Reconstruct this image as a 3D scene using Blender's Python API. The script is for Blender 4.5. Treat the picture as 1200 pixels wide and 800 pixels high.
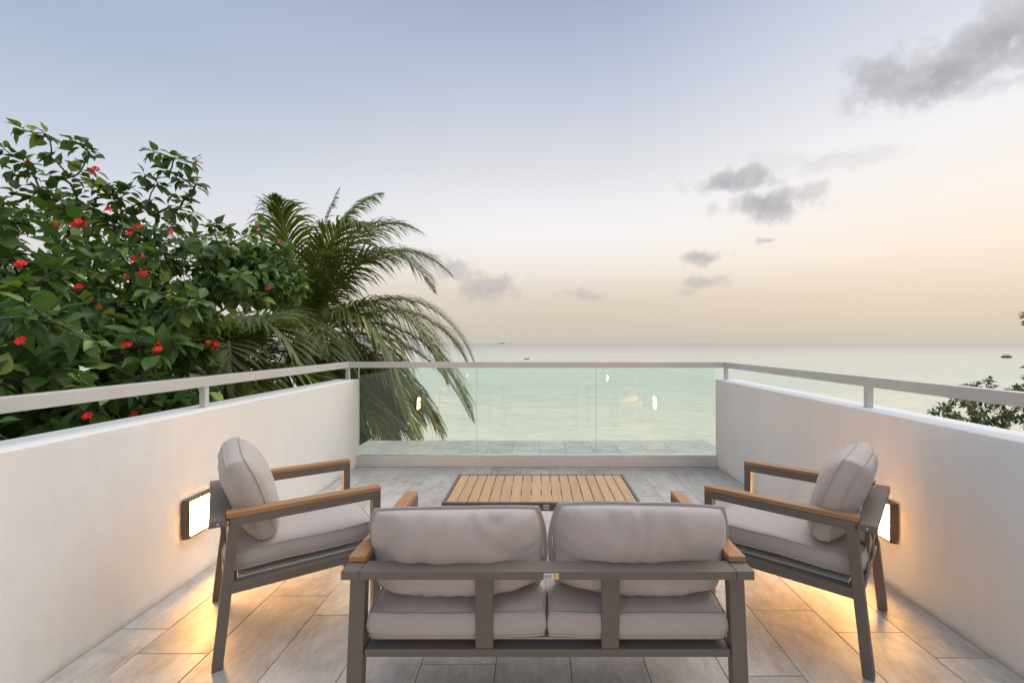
import bpy, math, random
import numpy as np
from mathutils import Vector, Matrix, noise as mnoise

for o in list(bpy.data.objects):
    bpy.data.objects.remove(o, do_unlink=True)
scene = bpy.context.scene
COL = scene.collection
R = math.radians
random.seed(7)

# ------------------------------------------------------------------ camera
CAM_H = 1.30
cam_d = bpy.data.cameras.new('camera')
cam = bpy.data.objects.new('camera', cam_d)
COL.objects.link(cam)
cam.location = (0, 0, CAM_H)
cam.rotation_euler = (R(90), 0, 0)
cam_d.sensor_width = 36.0
cam_d.lens = 16.0
cam_d.shift_x = -30 / 1200
cam_d.shift_y = 1.5 / 1200
cam_d.clip_start = 0.05
cam_d.clip_end = 100000
scene.camera = cam
scene.render.resolution_x = 1024
scene.render.resolution_y = 682

# ------------------------------------------------------------------ exposure
scene.view_settings.view_transform = 'Standard'
scene.view_settings.look = 'None'
scene.view_settings.exposure = 0.68
scene.view_settings.gamma = 1.0
scene.view_settings.use_curve_mapping = False

# ------------------------------------------------------------------ sky
SUN_AZ, SUN_EL = 48.0, 62.0       # added soft sun lamp, higher than the setting sun: degrees right of view, above horizon
GLOW_AZ = 72.0                     # azimuth of the sunset glow on the horizon

def srgb(r, g, b):
    f = lambda c: ((c / 255) / 12.92) if c / 255 <= 0.04045 else (((c / 255) + 0.055) / 1.055) ** 2.4
    return (f(r), f(g), f(b), 1.0)

world = bpy.data.worlds.new('World')
scene.world = world
world.use_nodes = True
wn, wl = world.node_tree.nodes, world.node_tree.links
wn.clear()

def W(kind, **kw):
    n = wn.new(kind)
    for k, v in kw.items():
        setattr(n, k, v)
    return n

def wmath(op, a, b=None, c=None, clamp=False):
    n = W('ShaderNodeMath', operation=op, use_clamp=clamp)
    for i, v in enumerate((a, b, c)):
        if v is None:
            continue
        if isinstance(v, (int, float)):
            n.inputs[i].default_value = v
        else:
            wl.new(v, n.inputs[i])
    return n.outputs[0]

def wramp(fac, stops, interp='EASE'):
    n = W('ShaderNodeValToRGB')
    n.color_ramp.interpolation = interp
    el = n.color_ramp.elements
    while len(el) < len(stops):
        el.new(0.5)
    for e, (p, c) in zip(el, stops):
        e.position = p
        e.color = c
    wl.new(fac, n.inputs[0])
    return n.outputs[0]

def wmix(fac, a, b, blend='MIX'):
    n = W('ShaderNodeMix', data_type='RGBA', blend_type=blend)
    if isinstance(fac, (int, float)):
        n.inputs[0].default_value = fac
    else:
        wl.new(fac, n.inputs[0])
    for i, v in ((6, a), (7, b)):
        if isinstance(v, tuple):
            n.inputs[i].default_value = v
        else:
            wl.new(v, n.inputs[i])
    return n.outputs[2]

tc = W('ShaderNodeTexCoord')
sep = W('ShaderNodeSeparateXYZ')
wl.new(tc.outputs['Generated'], sep.inputs[0])
X, Y, Z = sep.outputs
el_deg = wmath('MULTIPLY', wmath('ARCSINE', Z), 180 / math.pi)
az_deg = wmath('MULTIPLY', wmath('ARCTAN2', X, Y), 180 / math.pi)
elf = wmath('DIVIDE', wmath('MAXIMUM', el_deg, 0.0), 90.0, clamp=True)
# closeness to the sunset azimuth
sx, sy = math.sin(R(GLOW_AZ)), math.cos(R(GLOW_AZ))
hl = wmath('SQRT', wmath('ADD', wmath('MULTIPLY', X, X), wmath('MULTIPLY', Y, Y)))
dots = wmath('DIVIDE', wmath('ADD', wmath('MULTIPLY', X, sx), wmath('MULTIPLY', Y, sy)),
             wmath('MAXIMUM', hl, 0.01))
e = lambda d: d / 90.0
warm = wramp(elf, [(e(0), srgb(210, 200, 184)), (e(2.5), srgb(224, 208, 183)), (e(5), srgb(237, 218, 194)), (e(9), srgb(252, 234, 214)),
                   (e(14), srgb(252, 241, 230)), (e(20), srgb(245, 242, 242)), (e(28), srgb(220, 222, 231)),
                   (e(37), srgb(188, 195, 215)), (e(55), srgb(163, 175, 203)), (e(90), srgb(160, 172, 200))], 'LINEAR')
mid = wramp(elf, [(e(0), srgb(203, 195, 185)), (e(2.5), srgb(212, 200, 184)), (e(5.5), srgb(222, 208, 190)), (e(9), srgb(241, 231, 219)),
                  (e(13), srgb(246, 242, 240)), (e(17), srgb(237, 236, 238)), (e(20.7), srgb(223, 223, 226)), (e(29), srgb(192, 199, 216)),
                  (e(37), srgb(162, 173, 200)), (e(60), srgb(160, 172, 200)), (e(90), srgb(160, 172, 200))], 'LINEAR')
cool = wramp(elf, [(e(0), srgb(202, 198, 198)), (e(4), srgb(222, 216, 214)), (e(10), srgb(222, 222, 226)),
                   (e(18), srgb(192, 203, 218)), (e(26), srgb(165, 182, 207)), (e(45), srgb(160, 175, 202)),
                   (e(90), srgb(160, 172, 200))], 'LINEAR')

def smooth(v, lo, hi):
    n = W('ShaderNodeMapRange', interpolation_type='SMOOTHSTEP')
    wl.new(v, n.inputs[0])
    n.inputs[1].default_value = lo
    n.inputs[2].default_value = hi
    return n.outputs[0]

grad = wmix(smooth(dots, -0.75, 0.36), cool, mid)
grad = wmix(smooth(dots, 0.42, 1.0), grad, warm)

sky = W('ShaderNodeTexSky', sky_type='NISHITA')
sky.sun_disc = False
sky.sun_elevation = R(SUN_EL)
sky.sun_rotation = R(SUN_AZ)
sky.altitude = 10
sky.air_density = 1.0
sky.dust_density = 2.5
sky.ozone_density = 1.5

# clouds: soft ragged puffs at their own azimuth and elevation (degrees)
warp = W('ShaderNodeTexNoise', noise_dimensions='3D')
warp.inputs['Scale'].default_value = 9.0
warp.inputs['Detail'].default_value = 3.0
warp.inputs['Roughness'].default_value = 0.6
wl.new(tc.outputs['Generated'], warp.inputs['Vector'])
wsep = W('ShaderNodeSeparateColor')
wl.new(warp.outputs['Color'], wsep.inputs[0])
fine = W('ShaderNodeTexNoise', noise_dimensions='3D')
fine.inputs['Scale'].default_value = 26.0
fine.inputs['Detail'].default_value = 5.0
fine.inputs['Roughness'].default_value = 0.62
wl.new(tc.outputs['Generated'], fine.inputs['Vector'])
azw = wmath('ADD', az_deg, wmath('MULTIPLY', wmath('SUBTRACT', wsep.outputs[0], 0.5), 6.0))
elw = wmath('ADD', el_deg, wmath('MULTIPLY', wmath('SUBTRACT', wsep.outputs[1], 0.5), 4.0))
fn = wmath('MULTIPLY', wmath('SUBTRACT', fine.outputs[0], 0.5), 3.4)
CLOUDS = [  # azimuth, elevation, half width, half height, opacity
    (37.2, 24.6, 3.2, 2.0, .85), (41.4, 23.8, 4.6, 2.0, 1.0), (46.0, 25.2, 4.8, 2.6, 1.0), (52.0, 26.2, 6, 2.6, .9),
    (46.0, 21.6, 4.2, .7, .35),
    (23.4, 17.9, 4.2, 0.9, .95), (27.0, 15.3, 4.2, 1.4, 1.0), (31.3, 15.9, 1.4, 0.6, .6), (33.0, 18.3, 4.2, .8, .28),
    (27.0, 19.2, 3.2, 1.0, .18),
    (20.3, 9.9, 2.0, 0.85, .85), (26.2, 11.6, 0.9, 0.36, .6), (19.9, 7.1, 2.5, 0.75, .7), (18.2, 6.2, 1.4, .4, .4),
    (-14.4, 9.7, 3.2, 0.9, .8), (-10.3, 8.4, 2.4, 1.2, .8), (-6.0, 6.8, 3.5, 1.3, .85), (6.0, 5.8, 2.6, 0.6, .55),
    (74, 14, 6, 1.6, .8), (96, 22, 7, 2.2, .8), (-78, 12, 6, 1.5, .7), (-120, 20, 8, 2.2, .7), (150, 16, 7, 1.8, .7),
]
cvec = W('ShaderNodeCombineXYZ')
wl.new(azw, cvec.inputs[0])
wl.new(elw, cvec.inputs[1])
rim = wmath('ADD', 1.28, wmath('MULTIPLY', fn, 0.80))
cmask = None
for a0, e0, rx, ry, op in CLOUDS:
    ma = W('ShaderNodeVectorMath', operation='MULTIPLY_ADD')
    wl.new(cvec.outputs[0], ma.inputs[0])
    ma.inputs[1].default_value = (1 / rx, 1 / ry, 0)
    ma.inputs[2].default_value = (-a0 / rx, -e0 / ry, 0)
    ln = W('ShaderNodeVectorMath', operation='LENGTH')
    wl.new(ma.outputs[0], ln.inputs[0])
    mr_ = W('ShaderNodeMapRange', interpolation_type='SMOOTHSTEP')
    wl.new(wmath('SUBTRACT', rim, ln.outputs['Value']), mr_.inputs[0])
    mr_.inputs[1].default_value = -0.25
    mr_.inputs[2].default_value = 0.95
    mr_.inputs[4].default_value = op
    cmask = mr_.outputs[0] if cmask is None else wmath('MAXIMUM', cmask, mr_.outputs[0])
cloud_col = wmix(smooth(el_deg, 4, 20), srgb(176, 170, 171), srgb(160, 161, 166))
cloud_col = wmix(smooth(fine.outputs[0], 0.40, 0.68), cloud_col, srgb(192, 188, 188))
clouded = wmix(wmath('MULTIPLY', cmask, 0.88), grad, cloud_col)

SKY_STRENGTH = 0.10
def sky_background(col):
    g10 = wmix(1.0, col, (6.45, 6.45, 6.45, 1), 'MULTIPLY')
    bg = W('ShaderNodeBackground')
    bg.inputs['Strength'].default_value = SKY_STRENGTH
    wl.new(wmix(0.04, g10, sky.outputs[0]), bg.inputs['Color'])
    return bg
bg_a, bg_b = sky_background(grad), sky_background(clouded)
# clouds are only looked up in the band of sky that can hold any
band = wmath('MULTIPLY', wmath('GREATER_THAN', el_deg, 1.5), wmath('LESS_THAN', el_deg, 36.0))
msk = W('ShaderNodeMixShader')
wl.new(band, msk.inputs[0]); wl.new(bg_a.outputs[0], msk.inputs[1]); wl.new(bg_b.outputs[0], msk.inputs[2])
wo = W('ShaderNodeOutputWorld')
wl.new(msk.outputs[0], wo.inputs['Surface'])
world.cycles.sampling_method = 'MANUAL'
world.cycles.sample_map_resolution = 256

# ------------------------------------------------------------------ soft sun lamp, set far above the sunset to light the foreground
sun_d = bpy.data.lights.new('sun', 'SUN')
sun_d.energy = 1.25
sun_d.angle = R(60)
sun_d.color = (1.0, 0.95, 0.88)
sun = bpy.data.objects.new('sun', sun_d)
COL.objects.link(sun)
sd = Vector((math.sin(R(SUN_AZ)) * math.cos(R(SUN_EL)), math.cos(R(SUN_AZ)) * math.cos(R(SUN_EL)), math.sin(R(SUN_EL))))
sun.rotation_euler = sd.to_track_quat('Z', 'Y').to_euler()
sun.location = (20, 20, 20)

# ================================================================== materials
def new_mat(name):
    m = bpy.data.materials.new(name)
    m.use_nodes = True
    return m, m.node_tree.nodes, m.node_tree.links, m.node_tree.nodes['Principled BSDF']

def tex_noise(n, l, scale, detail=4, rough=0.55, coord='Object', stretch=None, dist=0.0):
    t = n.new('ShaderNodeTexCoord')
    src = t.outputs[coord]
    if stretch:
        mp = n.new('ShaderNodeMapping')
        mp.inputs['Scale'].default_value = stretch
        l.new(src, mp.inputs[0])
        src = mp.outputs[0]
    x = n.new('ShaderNodeTexNoise')
    x.inputs['Scale'].default_value = scale
    x.inputs['Detail'].default_value = detail
    x.inputs['Roughness'].default_value = rough
    x.inputs['Distortion'].default_value = dist
    l.new(src, x.inputs['Vector'])
    return x

def ramp(n, l, fac, stops):
    r = n.new('ShaderNodeValToRGB')
    el = r.color_ramp.elements
    while len(el) < len(stops):
        el.new(0.5)
    for e_, (p, c) in zip(el, stops):
        e_.position = p
        e_.color = (*c, 1) if len(c) == 3 else c
    l.new(fac, r.inputs[0])
    return r.outputs[0]

def mixc(n, l, fac, a, b, blend='MIX'):
    x = n.new('ShaderNodeMix')
    x.data_type = 'RGBA'
    x.blend_type = blend
    if isinstance(fac, (int, float)):
        x.inputs[0].default_value = fac
    else:
        l.new(fac, x.inputs[0])
    for i, v in ((6, a), (7, b)):
        if isinstance(v, tuple):
            x.inputs[i].default_value = (*v, 1) if len(v) == 3 else v
        else:
            l.new(v, x.inputs[i])
    return x.outputs[2]

def bump(n, l, h, strength, dist, bsdf):
    b = n.new('ShaderNodeBump')
    b.inputs['Strength'].default_value = strength
    b.inputs['Distance'].default_value = dist
    l.new(h, b.inputs['Height'])
    l.new(b.outputs[0], bsdf.inputs['Normal'])
    return b

M = {}

def simple(name, col, rough=0.5, metal=0.0, var=0.08, scale=30, bump_s=0.0, bump_d=0.001):
    m, n, l, p = new_mat(name)
    x = tex_noise(n, l, scale)
    a = tuple(c * (1 - var) for c in col)
    b = tuple(min(1, c * (1 + var)) for c in col)
    l.new(ramp(n, l, x.outputs[0], [(0.3, a), (0.7, b)]), p.inputs['Base Color'])
    p.inputs['Roughness'].default_value = rough
    p.inputs['Metallic'].default_value = metal
    if bump_s:
        y = tex_noise(n, l, scale * 8, 2)
        bump(n, l, y.outputs[0], bump_s, bump_d, p)
    M[name] = m
    return m

# plaster
m, n, l, p = new_mat('plaster')
x = tex_noise(n, l, 1.3, 5, 0.6)
y = tex_noise(n, l, 14, 4, 0.6, stretch=(1, 1, 0.35))
c1 = ramp(n, l, x.outputs[0], [(0.3, (0.825, 0.825, 0.785)), (0.7, (0.865, 0.867, 0.83))])
c2 = mixc(n, l, 0.5, c1, ramp(n, l, y.outputs[0], [(0.35, (0.95, 0.942, 0.93)), (0.65, (1, 1, 1))]), 'MULTIPLY')
# stained line along the foot of the wall
geo = n.new('ShaderNodeNewGeometry')
sp = n.new('ShaderNodeSeparateXYZ')
l.new(geo.outputs['Position'], sp.inputs[0])
st = tex_noise(n, l, 9, 5, 0.7)
ad = n.new('ShaderNodeMath'); ad.operation = 'MULTIPLY_ADD'
l.new(st.outputs[0], ad.inputs[0]); ad.inputs[1].default_value = -0.07; l.new(sp.outputs[2], ad.inputs[2])
mr = n.new('ShaderNodeMapRange'); l.new(ad.outputs[0], mr.inputs[0])
mr.inputs[1].default_value = -0.045; mr.inputs[2].default_value = 0.0; mr.inputs[3].default_value = 0.55; mr.inputs[4].default_value = 0.0
c3 = mixc(n, l, mr.outputs[0], c2, (0.50, 0.42, 0.28))
l.new(c3, p.inputs['Base Color'])
p.inputs['Roughness'].default_value = 0.85
b = tex_noise(n, l, 90, 3, 0.6)
b2 = tex_noise(n, l, 8, 2, 0.5)
hm = n.new('ShaderNodeMath'); hm.operation = 'MULTIPLY_ADD'
l.new(b2.outputs[0], hm.inputs[0]); hm.inputs[1].default_value = 3.0; l.new(b.outputs[0], hm.inputs[2])
bump(n, l, hm.outputs[0], 0.34, 0.003, p)
M['plaster'] = m

# floor tile: grey wood-stone porcelain, every tile its own piece of the print
m, n, l, p = new_mat('tile')
t = n.new('ShaderNodeTexCoord')
oi = n.new('ShaderNodeObjectInfo')
mul = n.new('ShaderNodeMath'); mul.operation = 'MULTIPLY'; l.new(oi.outputs['Random'], mul.inputs[0]); mul.inputs[1].default_value = 57.0
cmb = n.new('ShaderNodeCombineXYZ'); l.new(mul.outputs[0], cmb.inputs[0]); l.new(mul.outputs[0], cmb.inputs[1]); l.new(mul.outputs[0], cmb.inputs[2])
va = n.new('ShaderNodeVectorMath'); va.operation = 'ADD'; l.new(t.outputs['Object'], va.inputs[0]); l.new(cmb.outputs[0], va.inputs[1])
mp = n.new('ShaderNodeMapping'); mp.inputs['Scale'].default_value = (1.0, 0.28, 1); l.new(va.outputs[0], mp.inputs[0])
def tn(scale, det, src, ro=0.6, di=0.0):
    q = n.new('ShaderNodeTexNoise'); q.inputs['Scale'].default_value = scale; q.inputs['Detail'].default_value = det
    q.inputs['Roughness'].default_value = ro; q.inputs['Distortion'].default_value = di; l.new(src, q.inputs['Vector']); return q.outputs[0]
big = tn(4.2, 6, va.outputs[0], 0.65, 0.9)
streak = tn(13, 6, mp.outputs[0], 0.65, 0.7)
finen = tn(70, 3, mp.outputs[0])
c1 = ramp(n, l, big, [(0.30, (0.42, 0.40, 0.36)), (0.50, (0.53, 0.51, 0.47)), (0.70, (0.62, 0.60, 0.56))])
c2 = mixc(n, l, 0.48, c1, ramp(n, l, streak, [(0.30, (0.66, 0.645, 0.63)), (0.5, (0.97, 0.97, 0.97)), (0.68, (1.18, 1.18, 1.17))]), 'MULTIPLY')
c3 = mixc(n, l, 0.5, c2, ramp(n, l, finen, [(0.35, (0.8, 0.79, 0.78)), (0.65, (1.1, 1.1, 1.1))]), 'MULTIPLY')
tone = ramp(n, l, oi.outputs['Random'], [(0, (0.88, 0.875, 0.87)), (1, (1.1, 1.1, 1.1))])
c4 = mixc(n, l, 1.0, c3, tone, 'MULTIPLY')
l.new(c4, p.inputs['Base Color'])
l.new(ramp(n, l, streak, [(0.3, (0.52,) * 3), (0.7, (0.40,) * 3)]), p.inputs['Roughness'])
bump(n, l, streak, 0.10, 0.002, p)
M['tile'] = m

simple('grout', (0.19, 0.178, 0.162), 0.95, var=0.15, scale=20)
simple('frame', (0.165, 0.136, 0.107), 0.50, var=0.04, scale=15, bump_s=0.06, bump_d=0.0004)
simple('rail_metal', (0.61, 0.605, 0.585), 0.42, 0.25, var=0.05, scale=4, bump_s=0.03, bump_d=0.0003)
simple('channel_metal', (0.66, 0.655, 0.64), 0.42, 0.2, var=0.05, scale=3)
simple('lamp_housing', (0.12, 0.085, 0.055), 0.5, 0.1, var=0.06)  # brown cast of the lamp's glow put into the base colour
simple('webbing', (0.74, 0.70, 0.62), 0.9)
simple('bolt', (0.45, 0.45, 0.45), 0.3, 0.8)
simple('bark', (0.10, 0.078, 0.055), 0.9, var=0.35, scale=18, bump_s=0.5, bump_d=0.01)
simple('palm_bark', (0.17, 0.145, 0.115), 0.95, var=0.3, scale=8, bump_s=0.5, bump_d=0.02)
simple('rachis', (0.20, 0.21, 0.055), 0.5, var=0.2)
simple('flower', (0.86, 0.030, 0.018), 0.85, var=0.2, scale=40)
simple('flower_tube', (0.40, 0.12, 0.03), 0.6)
simple('hull_white', (0.72, 0.73, 0.75), 0.35)
simple('hull_dark', (0.05, 0.055, 0.065), 0.4)
simple('boat_glass', (0.03, 0.035, 0.045), 0.15)
simple('paper', (0.80, 0.79, 0.77), 0.7, var=0.03)
simple('paper_yellow', (0.72, 0.52, 0.12), 0.7, var=0.03)
simple('ink', (0.03, 0.03, 0.03), 0.7)
simple('earth', (0.12, 0.10, 0.07), 0.95, var=0.35, scale=0.8)

# composite wood
m, n, l, p = new_mat('wood')
oi = n.new('ShaderNodeObjectInfo')
tcx = n.new('ShaderNodeTexCoord')
cmb = n.new('ShaderNodeVectorMath'); cmb.operation = 'ADD'
l.new(tcx.outputs['Object'], cmb.inputs[0])
rv = n.new('ShaderNodeMath'); rv.operation = 'MULTIPLY'; rv.inputs[1].default_value = 31; l.new(oi.outputs['Random'], rv.inputs[0])
l.new(rv.outputs[0], cmb.inputs[1])
mp = n.new('ShaderNodeMapping'); mp.inputs['Scale'].default_value = (60, 2.5, 60); l.new(cmb.outputs[0], mp.inputs[0])
g = n.new('ShaderNodeTexNoise'); g.inputs['Scale'].default_value = 1.6; g.inputs['Detail'].default_value = 5; g.inputs['Roughness'].default_value = 0.6
l.new(mp.outputs[0], g.inputs['Vector'])
c1 = ramp(n, l, g.outputs[0], [(0.3, (0.33, 0.165, 0.068)), (0.55, (0.42, 0.225, 0.10)), (0.75, (0.47, 0.265, 0.125))])
c2 = mixc(n, l, 1.0, c1, ramp(n, l, oi.outputs['Random'], [(0, (0.9, 0.9, 0.9)), (1, (1.1, 1.08, 1.05))]), 'MULTIPLY')
l.new(c2, p.inputs['Base Color'])
p.inputs['Roughness'].default_value = 0.55
bump(n, l, g.outputs[0], 0.15, 0.001, p)
M['wood'] = m
# sun-bleached wood of the table
m2 = m.copy(); m2.name = 'table_wood'
for nd in m2.node_tree.nodes:
    if nd.type == 'VALTORGB' and len(nd.color_ramp.elements) == 3:
        for e_, c in zip(nd.color_ramp.elements, ((0.47, 0.285, 0.135), (0.55, 0.345, 0.175), (0.60, 0.39, 0.21))):
            e_.color = (*c, 1)
M['table_wood'] = m2

# cushion fabric
def fabric(name, col):
    m, n, l, p = new_mat(name)
    x = tex_noise(n, l, 5, 4)
    a = tuple(c * 0.95 for c in col); b = tuple(c * 1.04 for c in col)
    c1 = ramp(n, l, x.outputs[0], [(0.3, a), (0.7, b)])
    w = tex_noise(n, l, 420, 2, 0.6)
    l.new(mixc(n, l, 0.4, c1, ramp(n, l, w.outputs[0], [(0.35, (0.82, 0.82, 0.82)), (0.65, (1.08, 1.08, 1.08))]), 'MULTIPLY'), p.inputs['Base Color'])
    p.inputs['Roughness'].default_value = 0.9
    p.inputs['Sheen Weight'].default_value = 0.15
    p.inputs['Sheen Roughness'].default_value = 0.5
    f = tex_noise(n, l, 9, 3, 0.5, dist=0.8)
    hh = n.new('ShaderNodeMath'); hh.operation = 'MULTIPLY_ADD'
    l.new(f.outputs[0], hh.inputs[0]); hh.inputs[1].default_value = 5.0; l.new(w.outputs[0], hh.inputs[2])
    bump(n, l, hh.outputs[0], 0.35, 0.0025, p)
    M[name] = m
fabric('fabric', (0.515, 0.445, 0.405))
simple("piping_fabric", (0.46, 0.40, 0.36), 0.9, var=0.05)  # cushion cloth, darkened: shadow along the seams put into the colour

# glass of the balustrade: clear, faintly green, mirror at its Fresnel share
m, n, l, p = new_mat('glass')
n.remove(p)
out = n['Material Output']
tr = n.new('ShaderNodeBsdfTransparent'); tr.inputs[0].default_value = (0.93, 0.978, 0.952, 1)
gl = n.new('ShaderNodeBsdfGlossy'); gl.inputs['Roughness'].default_value = 0.0; gl.inputs['Color'].default_value = (0.95, 1, 0.97, 1)
fr = n.new('ShaderNodeFresnel'); fr.inputs[0].default_value = 1.5
ms = n.new('ShaderNodeMixShader'); l.new(fr.outputs[0], ms.inputs[0]); l.new(tr.outputs[0], ms.inputs[1]); l.new(gl.outputs[0], ms.inputs[2])
l.new(ms.outputs[0], out.inputs[0])
M['glass'] = m
m, n, l, p = new_mat('glass_edge')
p.inputs['Base Color'].default_value = (0.42, 0.62, 0.54, 1); p.inputs['Roughness'].default_value = 0.15
M['glass_edge'] = m

# lamp diffuser
m, n, l, p = new_mat('diffuser')
p.inputs['Base Color'].default_value = (0.9, 0.85, 0.75, 1)
p.inputs['Emission Color'].default_value = (1.0, 0.50, 0.145, 1)
p.inputs['Emission Strength'].default_value = 80.0
M['diffuser'] = m

# leaves
def leaf_mat(name, dark, light, pale, rough=0.42, trans=0.22, veins=True):
    m, n, l, p = new_mat(name)
    at = n.new('ShaderNodeAttribute'); at.attribute_name = 'tint'
    c = ramp(n, l, at.outputs['Fac'], [(0.0, dark), (0.72, light), (0.93, pale), (1.0, tuple(min(1, q * 1.5) for q in pale))])
    if veins:
        uv = n.new('ShaderNodeUVMap')
        s2 = n.new('ShaderNodeSeparateXYZ'); l.new(uv.outputs[0], s2.inputs[0])
        ab = n.new('ShaderNodeMath'); ab.operation = 'ABSOLUTE'; l.new(s2.outputs[0], ab.inputs[0])
        # side veins run forward from the midrib
        k = n.new('ShaderNodeMath'); k.operation = 'MULTIPLY_ADD'; l.new(ab.outputs[0], k.inputs[0]); k.inputs[1].default_value = -0.45; l.new(s2.outputs[1], k.inputs[2])
        k2 = n.new('ShaderNodeMath'); k2.operation = 'MULTIPLY'; l.new(k.outputs[0], k2.inputs[0]); k2.inputs[1].default_value = 50.0
        sn = n.new('ShaderNodeMath'); sn.operation = 'SINE'; l.new(k2.outputs[0], sn.inputs[0])
        v1 = n.new('ShaderNodeMapRange'); l.new(sn.outputs[0], v1.inputs[0]); v1.inputs[1].default_value = 0.86; v1.inputs[2].default_value = 1.0
        v2 = n.new('ShaderNodeMapRange'); l.new(ab.outputs[0], v2.inputs[0]); v2.inputs[1].default_value = 0.07; v2.inputs[2].default_value = 0.0
        mx = n.new('ShaderNodeMath'); mx.operation = 'MAXIMUM'; l.new(v1.outputs[0], mx.inputs[0]); l.new(v2.outputs[0], mx.inputs[1])
        mm = n.new('ShaderNodeMath'); mm.operation = 'MULTIPLY'; l.new(mx.outputs[0], mm.inputs[0]); mm.inputs[1].default_value = 0.38
        c = mixc(n, l, mm.outputs[0], c, (0.16, 0.23, 0.07))
        bump(n, l, mx.outputs[0], -0.3, 0.002, p) if False else None
    l.new(c, p.inputs['Base Color'])
    p.inputs['Roughness'].default_value = rough
    tl = n.new('ShaderNodeBsdfTranslucent'); l.new(mixc(n, l, 1.0, c, (1.5, 1.6, 0.7), 'MULTIPLY'), tl.inputs[0])
    ms = n.new('ShaderNodeMixShader'); ms.inputs[0].default_value = trans
    l.new(p.outputs[0], ms.inputs[1]); l.new(tl.outputs[0], ms.inputs[2])
    l.new(ms.outputs[0], n['Material Output'].inputs[0])
    M[name] = m
leaf_mat('leaf', (0.044, 0.096, 0.020), (0.104, 0.195, 0.042), (0.27, 0.34, 0.07), 0.55)
leaf_mat('palm_leaf', (0.064, 0.10, 0.020), (0.175, 0.21, 0.048), (0.37, 0.33, 0.095), 0.45, 0.3, veins=False)
leaf_mat('shrub_leaf', (0.045, 0.085, 0.018), (0.10, 0.155, 0.035), (0.26, 0.19, 0.05), 0.5, 0.2, veins=False)

# sea: sky's cream reflection put into the inshore colour, pale turquoise beyond, grey offshore
m, n, l, p = new_mat('sea')
geo = n.new('ShaderNodeNewGeometry')
sp = n.new('ShaderNodeSeparateXYZ'); l.new(geo.outputs['Position'], sp.inputs[0])
def pos_noise(sx_, sy_, det, ro=0.55, di=0.0):
    mp = n.new('ShaderNodeMapping'); mp.inputs['Scale'].default_value = (sx_, sy_, 1); l.new(geo.outputs['Position'], mp.inputs[0])
    q = n.new('ShaderNodeTexNoise'); q.inputs['Scale'].default_value = 1.0; q.inputs['Detail'].default_value = det
    q.inputs['Roughness'].default_value = ro; q.inputs['Distortion'].default_value = di
    l.new(mp.outputs[0], q.inputs['Vector']); return q.outputs[0]
patch = pos_noise(0.012, 0.035, 5, 0.6, 0.4)
lg = n.new('ShaderNodeMath'); lg.operation = 'LOGARITHM'; l.new(sp.outputs[1], lg.inputs[0]); lg.inputs[1].default_value = 10
of = n.new('ShaderNodeMath'); of.operation = 'MULTIPLY_ADD'; l.new(patch, of.inputs[0]); of.inputs[1].default_value = 0.9; l.new(lg.outputs[0], of.inputs[2])
mr = n.new('ShaderNodeMapRange'); l.new(of.outputs[0], mr.inputs[0]); mr.inputs[1].default_value = 1.75; mr.inputs[2].default_value = 3.6
c = ramp(n, l, mr.outputs[0], [(0.0, (0.82, 0.755, 0.55)), (0.25, (0.73, 0.715, 0.55)), (0.42, (0.53, 0.64, 0.53)), (0.6, (0.60, 0.60, 0.50)), (0.8, (0.46, 0.45, 0.40)), (1.0, (0.27, 0.27, 0.27))])
rip = pos_noise(0.28, 0.75, 5, 0.65, 0.5)
fd = n.new('ShaderNodeMapRange'); l.new(lg.outputs[0], fd.inputs[0]); fd.inputs[1].default_value = 2.0; fd.inputs[2].default_value = 2.8; fd.inputs[3].default_value = 0.9; fd.inputs[4].default_value = 0.0
c = mixc(n, l, fd.outputs[0], c, ramp(n, l, rip, [(0.30, (0.72, 0.76, 0.76)), (0.5, (0.98, 0.98, 0.98)), (0.7, (1.08, 1.07, 1.04))]), 'MULTIPLY')  # light and dark of the ripples painted as streaks of base colour
l.new(c, p.inputs['Base Color'])
p.inputs['Roughness'].default_value = 0.22
p.inputs['IOR'].default_value = 1.33
w1 = pos_noise(0.10, 0.30, 5, 0.6, 0.3)
w2 = pos_noise(0.9, 2.2, 4, 0.6, 0.3)
hh = n.new('ShaderNodeMath'); hh.operation = 'MULTIPLY_ADD'; l.new(w2, hh.inputs[0]); hh.inputs[1].default_value = 0.12; l.new(w1, hh.inputs[2])
bb = bump(n, l, hh.outputs[0], 0.45, 0.4, p)
fs = n.new('ShaderNodeMath'); fs.operation = 'MULTIPLY'; l.new(fd.outputs[0], fs.inputs[0]); fs.inputs[1].default_value = 0.5
l.new(fs.outputs[0], bb.inputs['Strength'])
M['sea'] = m

# ================================================================== helpers
def link_mesh(name, me, mat, parent=None):
    o = bpy.data.objects.new(name, me)
    COL.objects.link(o)
    if mat is not None and not me.materials:
        me.materials.append(M[mat] if isinstance(mat, str) else mat)
    if parent is not None:
        o.parent = parent
    return o

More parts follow.
